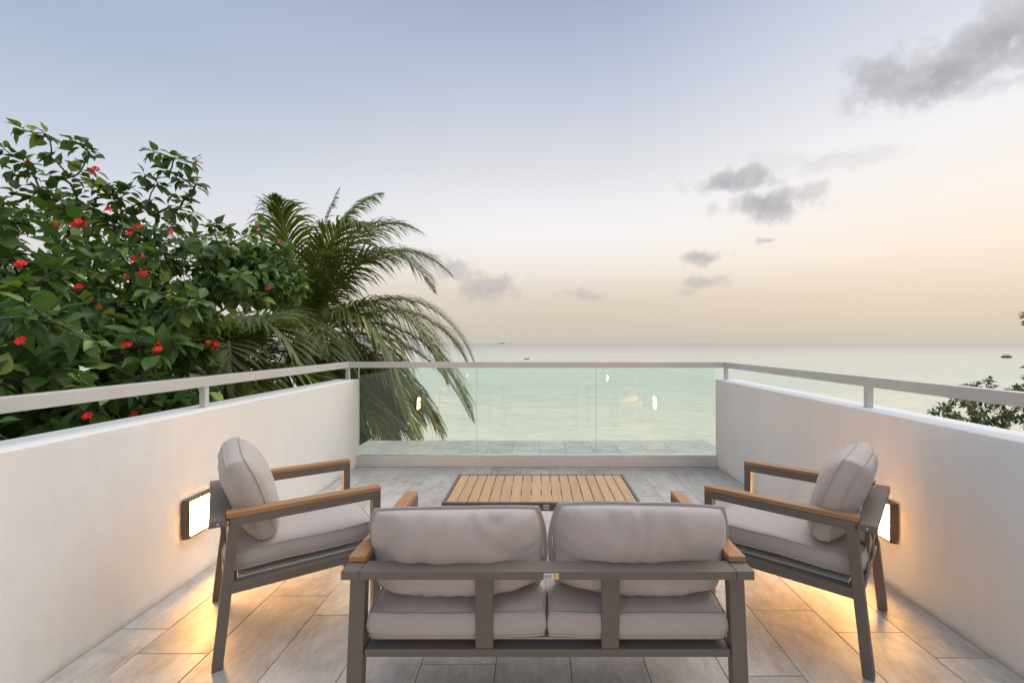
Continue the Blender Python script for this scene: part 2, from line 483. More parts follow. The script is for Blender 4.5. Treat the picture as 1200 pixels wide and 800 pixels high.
class MB:
    def __init__(s):
        s.v, s.f = [], []
    def add(s, vs, fs):
        k = len(s.v)
        s.v += [tuple(q) for q in vs]
        s.f += [tuple(i + k for i in f) for f in fs]
        return s
    def hexa(s, bot, top):
        """bot, top: four corners each, counter-clockwise seen from above"""
        return s.add(list(bot) + list(top), [(3, 2, 1, 0), (4, 5, 6, 7), (0, 1, 5, 4), (1, 2, 6, 5), (2, 3, 7, 6), (3, 0, 4, 7)])
    def box(s, x0, x1, y0, y1, z0, z1):
        return s.hexa([(x0, y0, z0), (x1, y0, z0), (x1, y1, z0), (x0, y1, z0)], [(x0, y0, z1), (x1, y0, z1), (x1, y1, z1), (x0, y1, z1)])
    def tube(s, pts, rad, sides=6, cap=True, closed=False):
        pts = [Vector(p_) for p_ in pts]
        N = len(pts)
        rs = rad if isinstance(rad, (list, tuple)) else [rad] * N
        k = len(s.v)
        up = None
        for i, p_ in enumerate(pts):
            a = pts[i - 1] if (i or closed) else pts[0]
            b_ = pts[(i + 1) % N] if (i < N - 1 or closed) else pts[-1]
            t_ = (b_ - a)
            t_ = t_.normalized() if t_.length > 1e-9 else Vector((0, 0, 1))
            if up is None:
                up = t_.orthogonal().normalized()
            up = (up - t_ * up.dot(t_))
            up = up.normalized() if up.length > 1e-6 else t_.orthogonal().normalized()
            w_ = t_.cross(up)
            for j in range(sides):
                an = 2 * math.pi * j / sides
                s.v.append(tuple(p_ + (up * math.cos(an) + w_ * math.sin(an)) * rs[i]))
        for i in range(N if closed else N - 1):
            i2 = (i + 1) % N
            for j in range(sides):
                j2 = (j + 1) % sides
                s.f.append((k + i * sides + j, k + i * sides + j2, k + i2 * sides + j2, k + i2 * sides + j))
        if cap and not closed:
            s.f.append(tuple(k + j for j in reversed(range(sides))))
            s.f.append(tuple(k + (N - 1) * sides + j for j in range(sides)))
        return s
    def mesh(s, name, smooth=False):
        me = bpy.data.meshes.new(name)
        me.from_pydata(s.v, [], s.f)
        me.update()
        if smooth:
            me.polygons.foreach_set('use_smooth', [True] * len(me.polygons))
        return me
    def build(s, name, mat, parent=None, bevel=0.0, smooth=False, seg=2):
        o = link_mesh(name, s.mesh(name, smooth), mat, parent)
        if bevel:
            b_ = o.modifiers.new('bevel', 'BEVEL')
            b_.width = bevel
            b_.segments = seg
            b_.limit_method = 'ANGLE'
        return o

def tag(o, label=None, cat=None, group=None, kind=None):
    if label: o['label'] = label
    if cat: o['category'] = cat
    if group: o['group'] = group
    if kind: o['kind'] = kind
    return o

def empty(name, loc=(0, 0, 0), rz=0.0):
    o = bpy.data.objects.new(name, None)
    o.empty_display_size = 0.2
    COL.objects.link(o)
    o.location = loc
    o.rotation_euler = (0, 0, rz)
    return o

def bx(name, mat, parent, x0, x1, y0, y1, z0, z1, bevel=0.002):
    return MB().box(x0, x1, y0, y1, z0, z1).build(name, mat, parent, bevel)

# ================================================================== setting
XL, XR = -1.900, 1.885          # inner faces of the side walls
XLO, XRO = -2.120, 2.105        # outer faces
Y_BACK, Y_END = -4.2, 4.830
WALL_T = 0.914
SEA_Z, GROUND_Z = -8.0, -6.2

# sea
sea = MB().add([(-60000, 14, SEA_Z), (60000, 14, SEA_Z), (60000, 60000, SEA_Z), (-60000, 60000, SEA_Z)], [(0, 1, 2, 3)]).build('sea', 'sea')
tag(sea, kind='structure')
# garden ground and beach shelving into the water
g = MB()
ys = [-60, -20, 0, 10, 18, 24, 30]
zs = [GROUND_Z + .3, GROUND_Z + .1, GROUND_Z, GROUND_Z - .2, GROUND_Z - .9, SEA_Z - .1, SEA_Z - 1.2]
xs = np.linspace(-120, 120, 41)
for j, yy in enumerate(ys):
    for xx in xs:
        g.v.append((float(xx), yy, zs[j] + 0.25 * mnoise.noise(Vector((xx * .12, yy * .12, 0)))))
for j in range(len(ys) - 1):
    for i in range(len(xs) - 1):
        a = j * len(xs) + i
        g.f.append((a, a + 1, a + 1 + len(xs), a + len(xs)))
tag(g.build('ground', 'earth', smooth=True), kind='structure')

# terrace floor slab and its tiles
fl = tag(bx('terrace_floor', 'grout', None, XLO, XRO, Y_BACK, 5.70, -0.32, -0.005, 0), kind='structure')
TW, TL, GAP = 0.302, 0.600, 0.003
tile_cache = {}
def tile_mesh(w, d):
    k = (round(w, 3), round(d, 3))
    if k not in tile_cache:
        c = 0.0012
        b_ = MB().hexa([(-w / 2, -d / 2, -.0045), (w / 2, -d / 2, -.0045), (w / 2, d / 2, -.0045), (-w / 2, d / 2, -.0045)],
                       [(-w / 2, -d / 2, -c), (w / 2, -d / 2, -c), (w / 2, d / 2, -c), (-w / 2, d / 2, -c)])
        b_.f.remove((4, 5, 6, 7))
        q = [(-w / 2 + c, -d / 2 + c, 0), (w / 2 - c, -d / 2 + c, 0), (w / 2 - c, d / 2 - c, 0), (-w / 2 + c, d / 2 - c, 0)]
        b_.v += q
        b_.f += [(8, 9, 10, 11), (4, 5, 9, 8), (5, 6, 10, 9), (6, 7, 11, 10), (7, 4, 8, 11)]
        me = b_.mesh('tile')
        me.materials.append(M['tile'])
        tile_cache[k] = me
    return tile_cache[k]
def lay_tiles(parent, x0, x1, y0, y1, z, colx, joint, stag, name='tile'):
    k0 = math.floor((x0 - colx) / TW)
    k = k0
    while colx + k * TW < x1:
        ca, cb = max(x0, colx + k * TW), min(x1, colx + (k + 1) * TW)
        j = joint - stag * k
        r0 = math.floor((y0 - j) / TL)
        while j + r0 * TL < y1:
            ra, rb = max(y0, j + r0 * TL), min(y1, j + (r0 + 1) * TL)
            if cb - ca > 0.02 and rb - ra > 0.02:
                o = bpy.data.objects.new(name, tile_mesh(cb - ca - GAP, rb - ra - GAP))
                COL.objects.link(o)
                o.parent = parent
                o.location = ((ca + cb) / 2, (ra + rb) / 2, z + random.uniform(-.0004, .0004))
            r0 += 1
        k += 1
lay_tiles(fl, XL + .002, XR - .002, -1.6, 4.770, 0.0, 0.133, 2.11, 0.166)
# ledge outside the glass, one step up
lg_ = tag(bx('outer_ledge', 'grout', None, XLO, XRO, 4.872, 5.69, 0.0, 0.075, 0), kind='structure')
lay_tiles(lg_, XLO, XRO, 4.874, 5.69, 0.080, 0.02, 5.22, 0.15)

# side walls
wl_o = MB().box(XLO, XL, Y_BACK, Y_END, -0.30, WALL_T).build('parapet_wall', 'plaster', None, 0.006)
tag(wl_o, 'long white plastered parapet wall in front of the red-flowering tree', 'wall', 'parapet walls of the terrace')
wr_o = MB().box(XR, XRO, Y_BACK, Y_END, -0.30, WALL_T).build('parapet_wall', 'plaster', None, 0.006)
tag(wr_o, 'white plastered parapet wall on the open sea side, on the right', 'wall', 'parapet walls of the terrace')

# glass balustrade
gb = tag(empty('glass_balustrade', (0, 4.81, 0)), 'clear glass balustrade of three panes above a grey metal base channel', 'balustrade')
bx('base_channel', 'channel_metal', gb, XL + .002, XR - .002, -0.040, 0.060, 0.0, 0.116, 0.003)
gx = [-1.893, -0.643, 0.617, 1.868]
for i in range(3):
    a, b_ = gx[i] + .003, gx[i + 1] - .003
    pane = bx('glass_pane', 'glass', gb, a, b_, 0.0, 0.012, 0.1165, 1.037, 0)
    bx('pane_edge', 'glass_edge', pane, a - .0016, a - .0002, 0.0005, 0.0115, 0.117, 1.037, 0)
    bx('pane_edge', 'glass_edge', pane, b_ + .0002, b_ + .0016, 0.0005, 0.0115, 0.117, 1.037, 0)

# handrail
hr = tag(empty('handrail', (0, 4.80, 0)), 'light grey metal handrail on short posts running round the terrace', 'handrail')
RT, RB, RW = 1.098, 1.038, 0.026
RXL, RXR = -2.000, 1.985
ry1 = Y_BACK - 4.8 + .3
def mitre(name, pts):
    lo = [(x, y, RB) for x, y in pts]
    hi = [(x, y, RT) for x, y in pts]
    MB().hexa(lo, hi).build(name, 'rail_metal', hr, 0.003)
mitre('rail', [(RXL - RW, ry1), (RXL + RW, ry1), (RXL + RW, -RW - .0006), (RXL - RW, RW - .0006)])
mitre('rail', [(RXR - RW, ry1), (RXR + RW, ry1), (RXR + RW, RW - .0006), (RXR - RW, -RW - .0006)])
mitre('rail', [(RXL + RW, -RW), (RXR - RW, -RW), (RXR + RW, RW), (RXL - RW, RW)])
for x in (RXL, RXR):
    for y in (-0.004, -2.07, -4.14, -6.2, -8.2):
        po = bx('post', 'rail_metal', hr, x - .0175, x + .0175, y - .0175, y + .0175, WALL_T + .0005, RB - .0005, 0.002)

# ================================================================== wall lamps
def wall_lamp(x_wall, side, y, label):
    # side +1: wall at the left, lamp faces +x
    r_ = tag(empty('wall_lamp', (x_wall, y, 0.358)), label, 'wall lamp', 'bulkhead lamps on the parapet walls')
    if side < 0:
        r_.rotation_euler = (0, 0, math.pi)
    L, H = 0.115, 0.106
    bx('back_plate', 'lamp_housing', r_, 0.0008, 0.012, -L + .012, L - .012, -H + .012, H - .012, 0.001)
    fr = MB()
    d0, d1, t_ = 0.0125, 0.047, 0.014
    # four chamfered bars
    fr.hexa([(d0, -L, -H), (d1, -L + .006, -H + .004), (d1, L - .006, -H + .004), (d0, L, -H)], [(d0, -L, -H + t_), (d1, -L + .006, -H + t_), (d1, L - .006, -H + t_), (d0, L, -H + t_)])
    fr.hexa([(d0, -L, H - t_), (d1, -L + .006, H - t_), (d1, L - .006, H - t_), (d0, L, H - t_)], [(d0, -L, H), (d1, -L + .006, H - .004), (d1, L - .006, H - .004), (d0, L, H)])
    for sgn in (-1, 1):
        a, b_ = sorted((sgn * L, sgn * (L - t_)))
        a2, b2 = sorted((sgn * (L - .006), sgn * (L - t_)))
        fr.hexa([(d0, a, -H + t_), (d1, a2, -H + t_), (d1, b2, -H + t_), (d0, b_, -H + t_)], [(d0, a, H - t_), (d1, a2, H - t_), (d1, b2, H - t_), (d0, b_, H - t_)])
    fr.build('housing', 'lamp_housing', r_, 0.0015)
    bx('diffuser', 'diffuser', r_, 0.014, 0.040, -L + t_ + .001, L - t_ - .001, -H + t_ + .001, H - t_ - .001, 0.002)
    return r_
wall_lamp(XL, 1, 2.53, 'lit bulkhead lamp on the left wall, behind the left armchair')
wall_lamp(XR, -1, 2.48, 'lit bulkhead lamp on the right wall, behind the right armchair')
wall_lamp(XL, 1, -2.36, 'lit bulkhead lamp mirrored high in the glass, left of centre')
wall_lamp(XR, -1, -2.36, 'lit bulkhead lamp mirrored high in the glass, right of centre')

# ================================================================== furniture
def cushion(name, parent, w, h, t, strip, mat4, seed, deform=None, wr=0.006, nx=44, ny=34, corner=0.14, seams=(1, -1), asym=0.5):
    """boxed cushion: two crowned panels, a border strip, piping along both seams. X width, Y height, Z thickness"""
    bulge = (t - strip) / 2
    rnd = random.Random(seed)
    off = Vector((rnd.uniform(0, 50), rnd.uniform(0, 50), rnd.uniform(0, 50)))
    def P(a, b_, face, lvl):
        x = a * w / 2 * math.sqrt(max(0, 1 - corner * b_ * b_ * abs(b_)))
        y = b_ * h / 2 * math.sqrt(max(0, 1 - corner * a * a * abs(a)))
        edge = max(abs(a), abs(b_))
        if face:
            cr = (max(0, 1 - abs(a) ** 3.2) * max(0, 1 - abs(b_) ** 3.2)) ** 0.55
            z = face * (strip / 2 + 2 * bulge * (1 - asym if face > 0 else asym) * cr)
            q = off + Vector((x * 7, y * 7, face * 9))
            wob = mnoise.noise(q) * 0.6 + mnoise.noise(q * 2.3) * 0.3
            # creases pulling in from the seams
            ang = math.atan2(b_, a)
            cre = mnoise.noise(off + Vector((math.cos(ang) * 6, math.sin(ang) * 6, face * 4))) 
            rg = 1 - abs(mnoise.noise(off + Vector((x * 7 + 1.8 * mnoise.noise(q * .8), y * 2.6, face * 5)))) * 3.0
            z -= face * wr * 0.85 * max(0, rg) ** 2.5 * cr * (0.35 + 0.65 * edge)
            z += face * wr * (wob * cr + 0.9 * cre * (edge ** 3) * min(1, (1 - edge) * 7))
        else:
            z = lvl * strip / 2
            push = 0.010 * (1 - lvl * lvl)
            wv = 0.004 * mnoise.noise(off + Vector((x * 12, y * 12, 3)))
            nx_, ny_ = (abs(a) ** 8) * (1 if a > 0 else -1), (abs(b_) ** 8) * (1 if b_ > 0 else -1)
            x += nx_ * (push + wv)
            y += ny_ * (push + wv)
        # the whole border wanders a little
        k = edge ** 4
        z += 0.006 * k * mnoise.noise(off + Vector((x * 5, y * 5, 7)))
        v = Vector((x, y, z))
        return mat4 @ (deform(v) if deform else v)
    mb = MB()
    idx = {}
    def lin(n_):
        return [math.sin(math.pi / 2 * q) if False else q for q in np.linspace(-1, 1, n_ + 1)]
    # denser towards the rims
    def dens(n_):
        u = np.linspace(-1, 1, n_ + 1)
        return [float(0.55 * q + 0.45 * math.sin(q * math.pi / 2)) for q in u]
    A, B = dens(nx), dens(ny)
    for face in (1, -1):
        k = len(mb.v)
        for b_ in B:
            for a in A:
                mb.v.append(tuple(P(a, b_, face, 0)))
        for j in range(ny):
            for i in range(nx):
                q = (k + j * (nx + 1) + i, k + j * (nx + 1) + i + 1, k + (j + 1) * (nx + 1) + i + 1, k + (j + 1) * (nx + 1) + i)
                mb.f.append(q if face > 0 else q[::-1])
    ring = [(a, -1.0) for a in A[:-1]] + [(1.0, b_) for b_ in B[:-1]] + [(a, 1.0) for a in A[:0:-1]] + [(-1.0, b_) for b_ in B[:0:-1]]
    lv = [-1, -.5, 0, .5, 1]
    k = len(mb.v)
    for q in lv:
        for a, b_ in ring:
            mb.v.append(tuple(P(a, b_, 0, q)))
    nR = len(ring)
    for j in range(len(lv) - 1):
        for i in range(nR):
            i2 = (i + 1) % nR
            mb.f.append((k + j * nR + i, k + j * nR + i2, k + (j + 1) * nR + i2, k + (j + 1) * nR + i))
    c_o = mb.build(name, 'fabric', parent, smooth=True)
    for sg in seams:
        MB().tube([P(a * 1.004, b_ * 1.004, 0, sg) for a, b_ in ring], 0.0042, 6, closed=True).build('piping', 'piping_fabric', c_o, smooth=True)
    return c_o

ARM_W = 0.055
def seat_frame(root, Wd, Dp, n_slats):
    """aluminium frame shared by armchair and sofa; local +Y is the front"""
    hw, hd = Wd / 2, Dp / 2
    for s in (-1, 1):
        xa, xb = sorted((s * hw, s * (hw - ARM_W)))
        # arm bar and wooden top
        bx('arm_bar', 'frame', root, xa, xb, -hd + .0705, hd, 0.563, 0.5965, 0.002)
        bx('armrest', 'wood', root, xa + .0005, xb - .0005, -hd + .058, hd + .001, 0.597, 0.617, 0.003)
        # corner block of the back rail
        bx('corner_block', 'frame', root, xa - .0, xb, -hd, -hd + .0575, 0.570, 0.5975, 0.002)
        MB().tube([(s * (hw + .0002), -hd + .03, .584), (s * (hw + .006), -hd + .03, .584)], .0055, 8).build('bolt', 'bolt', root)
        # front leg, upright
        bx('leg', 'frame', root, xa + .001, xb - .001, hd - .036, hd - .0005, 0.0, 0.5625, 0.002)
        # rear leg raking backwards
        yt, yb = -hd + .085, -hd + .028
        xi, xo = xa + .003, xb - .003
        MB().hexa([(xi, yb - .019, 0), (xo, yb - .019, 0), (xo, yb + .019, 0), (xi, yb + .019, 0)],
                  [(xi, yt - .019, .5695), (xo, yt - .019, .5695), (xo, yt + .019, .5695), (xi, yt + .019, .5695)]).build('leg', 'frame', root, 0.002)
        # side rail of the seat
        bx('side_rail', 'frame', root, xa + .006, xb - .001, -hd + .073, hd - .0365, 0.292, 0.332, 0.002)
    inn = hw - ARM_W
    bx('back_rail', 'frame', root, -inn + .001, inn - .001, -hd, -hd + .070, 0.571, 0.597, 0.002)
    bx('seat_beam', 'frame', root, -inn + .0005, inn - .0005, -hd + .046, -hd + .098, 0.302, 0.327, 0.002)
    bx('seat_beam', 'frame', root, -inn + .0005, inn - .0005, hd - .066, hd - .018, 0.292, 0.330, 0.002)
    for k in range(n_slats):
        x = (k - (n_slats - 1) / 2) * (Wd * 0.315 if n_slats == 2 else 0.24)
        y0, y1 = -hd + .052, -hd + .036
        MB().hexa([(x - .028, y0 - .004, .3275), (x + .028, y0 - .004, .3275), (x + .028, y0 + .014, .3275), (x - .028, y0 + .014, .3275)],
                  [(x - .028, y1, .5705), (x + .028, y1, .5705), (x + .028, y1 + .018, .5705), (x - .028, y1 + .018, .5705)]).build('back_slat', 'frame', root, 0.002)
    bx('seat_webbing', 'webbing', root, -inn + .0015, inn - .0015, -hd + .0985, hd - .0665, 0.3265, 0.3315, 0)
    nb = 5
    for k in range(nb):
        y = -hd + .16 + (Dp - .30) * k / (nb - 1)
        bx('seat_slat', 'frame', root, -inn + .0005, inn - .0005, y - .022, y + .022, 0.306, 0.326, 0.001)

def back_deform(slump, over, roll_up=0.0):
    def f(v):
        # upper part rolls back over the rail, lower part settles
        b_ = v.y
        q = v.copy()
        if b_ > 0.0:
            q.z -= over * (b_ / 0.2) ** 2
        if roll_up and b_ > 0 and v.z < 0:
            q.y += roll_up * (-v.z / 0.14) * min(1, b_ / 0.13) ** 2
        q.y -= slump * (1 - (v.x / 0.3) ** 2) * max(0, b_ / 0.2)
        return q
    return f

def back_cushion(parent, x, y, z, w, h, t, tilt, seed, yaw=0.0, roll=0.0, over=0.02, slump=0.01, wr=0.008, strip=0.066, seams=(1, -1), asym=0.5, roll_up=0.0):
    # cushion Y axis -> up, Z axis -> forward (+Y of the seat)
    m_ = Matrix.Translation((x, y, z)) @ Matrix.Rotation(yaw, 4, 'Z') @ Matrix.Rotation(R(tilt), 4, 'X') @ Matrix.Rotation(roll, 4, 'Y') @ \
        Matrix(((-1, 0, 0, 0), (0, 0, 1, 0), (0, 1, 0, 0), (0, 0, 0, 1)))
    return cushion('back_cushion', parent, w, h, t, strip, m_, seed, back_deform(slump, over, roll_up), wr, corner=0.16, seams=seams, asym=asym)

def seat_cushion(parent, x, y, w, d, z0, t, seed):
    m_ = Matrix.Translation((x, y, z0 + t / 2))
    return cushion('seat_cushion', parent, w, d, t, 0.072, m_, seed, None, 0.005, corner=0.05)

AW, AD = 0.655, 0.665
def armchair(loc, rz, label, seed):
    r_ = tag(empty('armchair', loc, rz), label, 'armchair', 'armchairs facing the coffee table')
    seat_frame(r_, AW, AD, 2)
    seat_cushion(r_, 0, 0.020, AW - 2 * ARM_W - .004, AD - .075, 0.340, 0.120, seed)
    back_cushion(r_, 0, -AD / 2 + .155, 0.640, 0.535, 0.385, 0.185, 17, seed + 1, over=0.02, roll=R(1.5))
    return r_
armchair((-1.206, 2.240, 0), R(-54.7), 'taupe metal armchair with wooden arms beside the left wall', 11)
armchair((1.261, 2.201, 0), R(48.8), 'taupe metal armchair with wooden arms beside the right wall', 23)

SW, SD = 1.274, 0.70
so = tag(empty('sofa', (0.031, 1.40 + SD / 2, 0)), 'two-seat taupe metal sofa with pale cushions, seen from behind', 'sofa')
seat_frame(so, SW, SD, 2)
hwc = (SW - 2 * ARM_W) / 4
seat_cushion(so, -hwc - .001, 0.018, 2 * hwc - .006, SD - .085, 0.334, 0.122, 31)
seat_cushion(so, hwc + .001, 0.018, 2 * hwc - .006, SD - .085, 0.334, 0.122, 37)
back_cushion(so, -hwc - .018, -SD / 2 + .198, 0.588, 0.592, 0.300, 0.220, 9, 41, roll=R(-0.8), over=0.016, slump=0.012, wr=0.022, strip=.014, seams=(0,), asym=.66, roll_up=.085)
back_cushion(so, hwc + .030, -SD / 2 + .200, 0.592, 0.598, 0.304, 0.224, 8, 45, roll=R(1.2), over=0.012, slump=0.006, wr=0.022, strip=.014, seams=(0,), asym=.66, roll_up=.085)
# product sticker under the back rail
stk = bx('sticker', 'paper', so, -.012, .034, -SD / 2 - .0012, -SD / 2 - .0002, 0.5735, 0.5915, 0)
bx('sticker_stripe', 'paper_yellow', stk, .016, .033, -SD / 2 - .0020, -SD / 2 - .0013, 0.5745, 0.5905, 0)
for k in range(5):
    bx('print_line', 'ink', stk, -.010 + k * .0048, -.0082 + k * .0048, -SD / 2 - .0020, -SD / 2 - .0013, 0.577, 0.588, 0)

# coffee table
TX, TY, TWd, TDp, TZ = 0.022, 2.565 + .277, 1.130, 0.555, 0.400
tb = tag(empty('coffee_table', (TX, TY, 0)), 'low slatted wooden coffee table with taupe metal frame', 'coffee table')
hw, hd = TWd / 2, TDp / 2
for s in (-1, 1):
    bx('frame_bar', 'frame', tb, -hw, hw, *sorted((s * hd, s * (hd - .018))), 0.352, TZ, 0.002)
    bx('frame_bar', 'frame', tb, *sorted((s * hw, s * (hw - .018))), -hd + .0185, hd - .0185, 0.352, TZ, 0.002)
    for t_ in (-1, 1):
        bx('leg', 'frame', tb, *sorted((s * (hw - .001), s * (hw - .046))), *sorted((t_ * (hd - .001), t_ * (hd - .046))), 0.0, 0.3515, 0.002)
bx('cross_bar', 'frame', tb, -hw + .019, hw - .019, -.02, .02, 0.356, 0.3795, 0.001)
NS = 18
pw = (TWd - .036 - .006) / NS
sl_me = MB().box(-pw / 2 + .0024, pw / 2 - .0024, -hd + .021, hd - .021, 0.381, TZ - .0015).mesh('slat')
sl_me.materials.append(M['table_wood'])
for k in range(NS):
    o = bpy.data.objects.new('slat', sl_me)
    COL.objects.link(o)
    o.parent = tb
    o.location = (-hw + .021 + pw * (k + .5), 0, random.uniform(-.0006, .0006))
    b_ = o.modifiers.new('bevel', 'BEVEL'); b_.width = .002; b_.segments = 2
stk = bx('sticker', 'paper', tb, .012, .042, -hd - .0012, -hd - .0002, 0.362, 0.388, 0)
for k in range(4):
    bx('print_line', 'ink', stk, .015 + k * .006, .0175 + k * .006, -hd - .0020, -hd - .0013, 0.366, 0.383, 0)

# ================================================================== plants
def pix(px, py, d):
    return Vector(((px - 630) * d / 533, d, CAM_H - (py - 401.5) * d / 533))
def to_pix(v):
    return (630 + 533 * v[0] / v[1], 401.5 + 533 * (CAM_H - v[2]) / v[1])

# ---- leaf blade templates (unit length, along +Y, up +Z)
def leaf_template(width, droop, fold, wave, seed, nl=6):
    rnd = random.Random(seed)
    vs, uv = [], []
    prof = [0.02, 0.74, 1.0, 0.93, 0.70, 0.36, 0.0]
    ph = rnd.uniform(0, 6)
    for i in range(nl + 1):
        t_ = i / nl
        hwid = width / 2 * prof[i]
        z = -droop * t_ * t_
        y = t_ * (1 - 0.12 * droop * t_)
        for s in (-1, 0, 1):
            zz = z + fold * abs(s) * hwid + (wave * math.sin(ph + t_ * 9 + s * 1.3) * hwid if s else 0)
            vs.append((s * hwid, y, zz))
            uv.append((s * prof[i], t_))
    fs = []
    for i in range(nl):
        k = 3 * i
        fs += [(k, k + 1, k + 4, k + 3), (k + 1, k + 2, k + 5, k + 4)]
    # stalk
    k = len(vs)
    vs += [(-.008, -.22, .03), (.008, -.22, .03), (.008, 0.02, 0), (-.008, 0.02, 0)]
    uv += [(0, 0)] * 4
    fs.append((k, k + 1, k + 2, k + 3))
    return np.array(vs), fs, np.array(uv)

def make_leaf_mesh(name, mats_, tints, templates, mat):
    """join many blades into one mesh"""
    V, F, UV, T = [], [], [], []
    k = 0
    for (mt, ti, tp) in zip(mats_, tints, templates):
        vs, fs, uv = tp
        A_ = np.array(mt)
        w_ = vs @ A_[:3, :3].T + A_[:3, 3]
        V.append(w_)
        for f in fs:
            F.append(tuple(q + k for q in f))
            UV.extend(uv[list(f)])
        T.append(np.full(len(vs), ti))
        k += len(vs)
    me = bpy.data.meshes.new(name)
    me.from_pydata(np.concatenate(V).tolist(), [], F)
    u = me.uv_layers.new(name='UVMap')
    u.data.foreach_set('uv', np.array(UV, dtype=np.float32).ravel())
    at = me.attributes.new('tint', 'FLOAT', 'POINT')
    at.data.foreach_set('value', np.concatenate(T).astype(np.float32))
    me.polygons.foreach_set('use_smooth', [True] * len(me.polygons))
    me.materials.append(M[mat])
    me.update()
    return me

def grow(base_pts, tips, rnd, step=0.14, r_tip=0.0035, r_pow=0.46, sag=0.0):
    """grow branches from the trunk to each tip; returns polylines of (points, radii, start index of the free twig)"""
    P = [Vector(q) for q in base_pts]
    parent = [-1] + list(range(len(P) - 1))
    paths = []
    tips = sorted(tips, key=lambda q: (q - P[-1]).length)
    arr = np.array([tuple(q) for q in P])
    for tp in tips:
        d = np.linalg.norm(arr - np.array(tp), axis=1)
        # prefer joints that lie below and inward
        pen = d + 0.5 * np.maximum(0, arr[:, 2] - tp.z)
        i = int(np.argmin(pen))
        L = (tp - P[i]).length
        nseg = max(3, int(L / step))
        c = P[i].lerp(tp, 0.5) + Vector((rnd.uniform(-.12, .12), rnd.uniform(-.12, .12), rnd.uniform(-.02, .16))) * L
        pts, ids = [], [i]
        new = []
        for s in range(1, nseg + 1):
            t_ = s / nseg
            q = P[i] * (1 - t_) ** 2 + c * 2 * t_ * (1 - t_) + tp * t_ * t_
            if s < nseg:
                q = q + Vector((rnd.uniform(-1, 1), rnd.uniform(-1, 1), rnd.uniform(-1, 1))) * step * 0.10
            parent.append(ids[-1])
            P.append(q)
            ids.append(len(P) - 1)
            new.append(tuple(q))
        arr = np.concatenate([arr, np.array(new)])
        paths.append(ids)
    cnt = np.zeros(len(P))
    for ids in paths:
        cnt[ids[-1]] += 1
    for i in range(len(P) - 1, 0, -1):
        cnt[parent[i]] += cnt[i]
    rad = r_tip * np.maximum(1, cnt) ** r_pow
    return P, rad, paths

def basis(fwd, up):
    f = fwd.normalized()
    s = f.cross(up)
    s = s.normalized() if s.length > 1e-4 else f.orthogonal().normalized()
    u = s.cross(f)
    return Matrix(((s.x, f.x, u.x, 0), (s.y, f.y, u.y, 0), (s.z, f.z, u.z, 0), (0, 0, 0, 1)))

def twig_leaves(P, paths, rnd, per, size, spacing, tail, keep, grow_z=None):
    """leaf transforms along the last part of every twig"""
    out = []
    for ids in paths:
        pts = [P[i] for i in ids]
        acc = 0.0
        # walk from the tip backwards
        s_ = 0
        side = rnd.uniform(0, 6.28)
        pos = pts[-1]
        for a, b_ in zip(pts[::-1][:-1], pts[::-1][1:]):
            seg = (b_ - a)
            L = seg.length
            if L < 1e-6:
                continue
            t_ = 0.0
            while t_ < L:
                q = a + seg * (t_ / L)
                dirn = (-seg).normalized()
                k = per if s_ == 0 else 1
                for _ in range(k):
                    side += 2.4 + rnd.uniform(-.4, .4)
                    o1 = dirn.orthogonal().normalized()
                    o2 = dirn.cross(o1)
                    rad_ = o1 * math.cos(side) + o2 * math.sin(side)
                    fwd = rad_ * rnd.uniform(0.6, 1.1) + dirn * rnd.uniform(0.25, 0.9) + Vector((0, 0, -rnd.uniform(0.05, 0.75)))
                    up = Vector((rnd.gauss(0, .35), rnd.gauss(0, .35) - 0.25, 1.0))
                    sz = size * rnd.uniform(0.62, 1.25) * (0.8 if s_ == 0 else 1) * (1 if grow_z is None else 1 - .24 * min(1, max(0, (q.z - grow_z) / 1.0)))
                    m_ = basis(fwd, up)
                    m_ = Matrix.Translation(q + fwd.normalized() * sz * 0.2) @ m_ @ Matrix.Scale(sz, 4)
                    if keep(q + fwd.normalized() * sz * 1.2) and keep(q):
                        out.append(m_)
                s_ += 1
                t_ += spacing * rnd.uniform(.7, 1.3)
            acc += L
            if acc > tail:
                break
    return out

# ---- the flowering tree beyond the left wall
rnd = random.Random(5)
def keep_left(q):
    return q.x < -2.16 and q.y > 0.9
tips = []
def fill(c, r, n_, cond=lambda q: True, shell=0.35):
    k = 0
    while k < n_:
        v = Vector((rnd.uniform(-1, 1), rnd.uniform(-1, 1), rnd.uniform(-1, 1)))
        if v.length > 1 or v.length < shell:
            continue
        q = Vector((c[0] + v.x * r[0], c[1] + v.y * r[1], c[2] + v.z * r[2]))
        u_, v_ = to_pix(q)
        if q.x > -2.28 or q.y < 1.3 or not cond(q) or (u_ > 245 and v_ > 352) or u_ > 352:
            continue
        tips.append(q)
        k += 1
fill((-3.7, 3.9, 1.30), (1.75, 1.7, 1.14), 580)
fill((-2.75, 2.4, 1.05), (0.55, 1.0, 0.55), 85)
fill((-3.2, 3.6, 0.2), (1.1, 2.0, 0.9), 200)
fill((-2.75, 4.5, 1.42), (0.5, 0.75, 0.95), 170)
fill((-4.9, 4.4, 1.50), (1.5, 1.4, 1.3), 260)
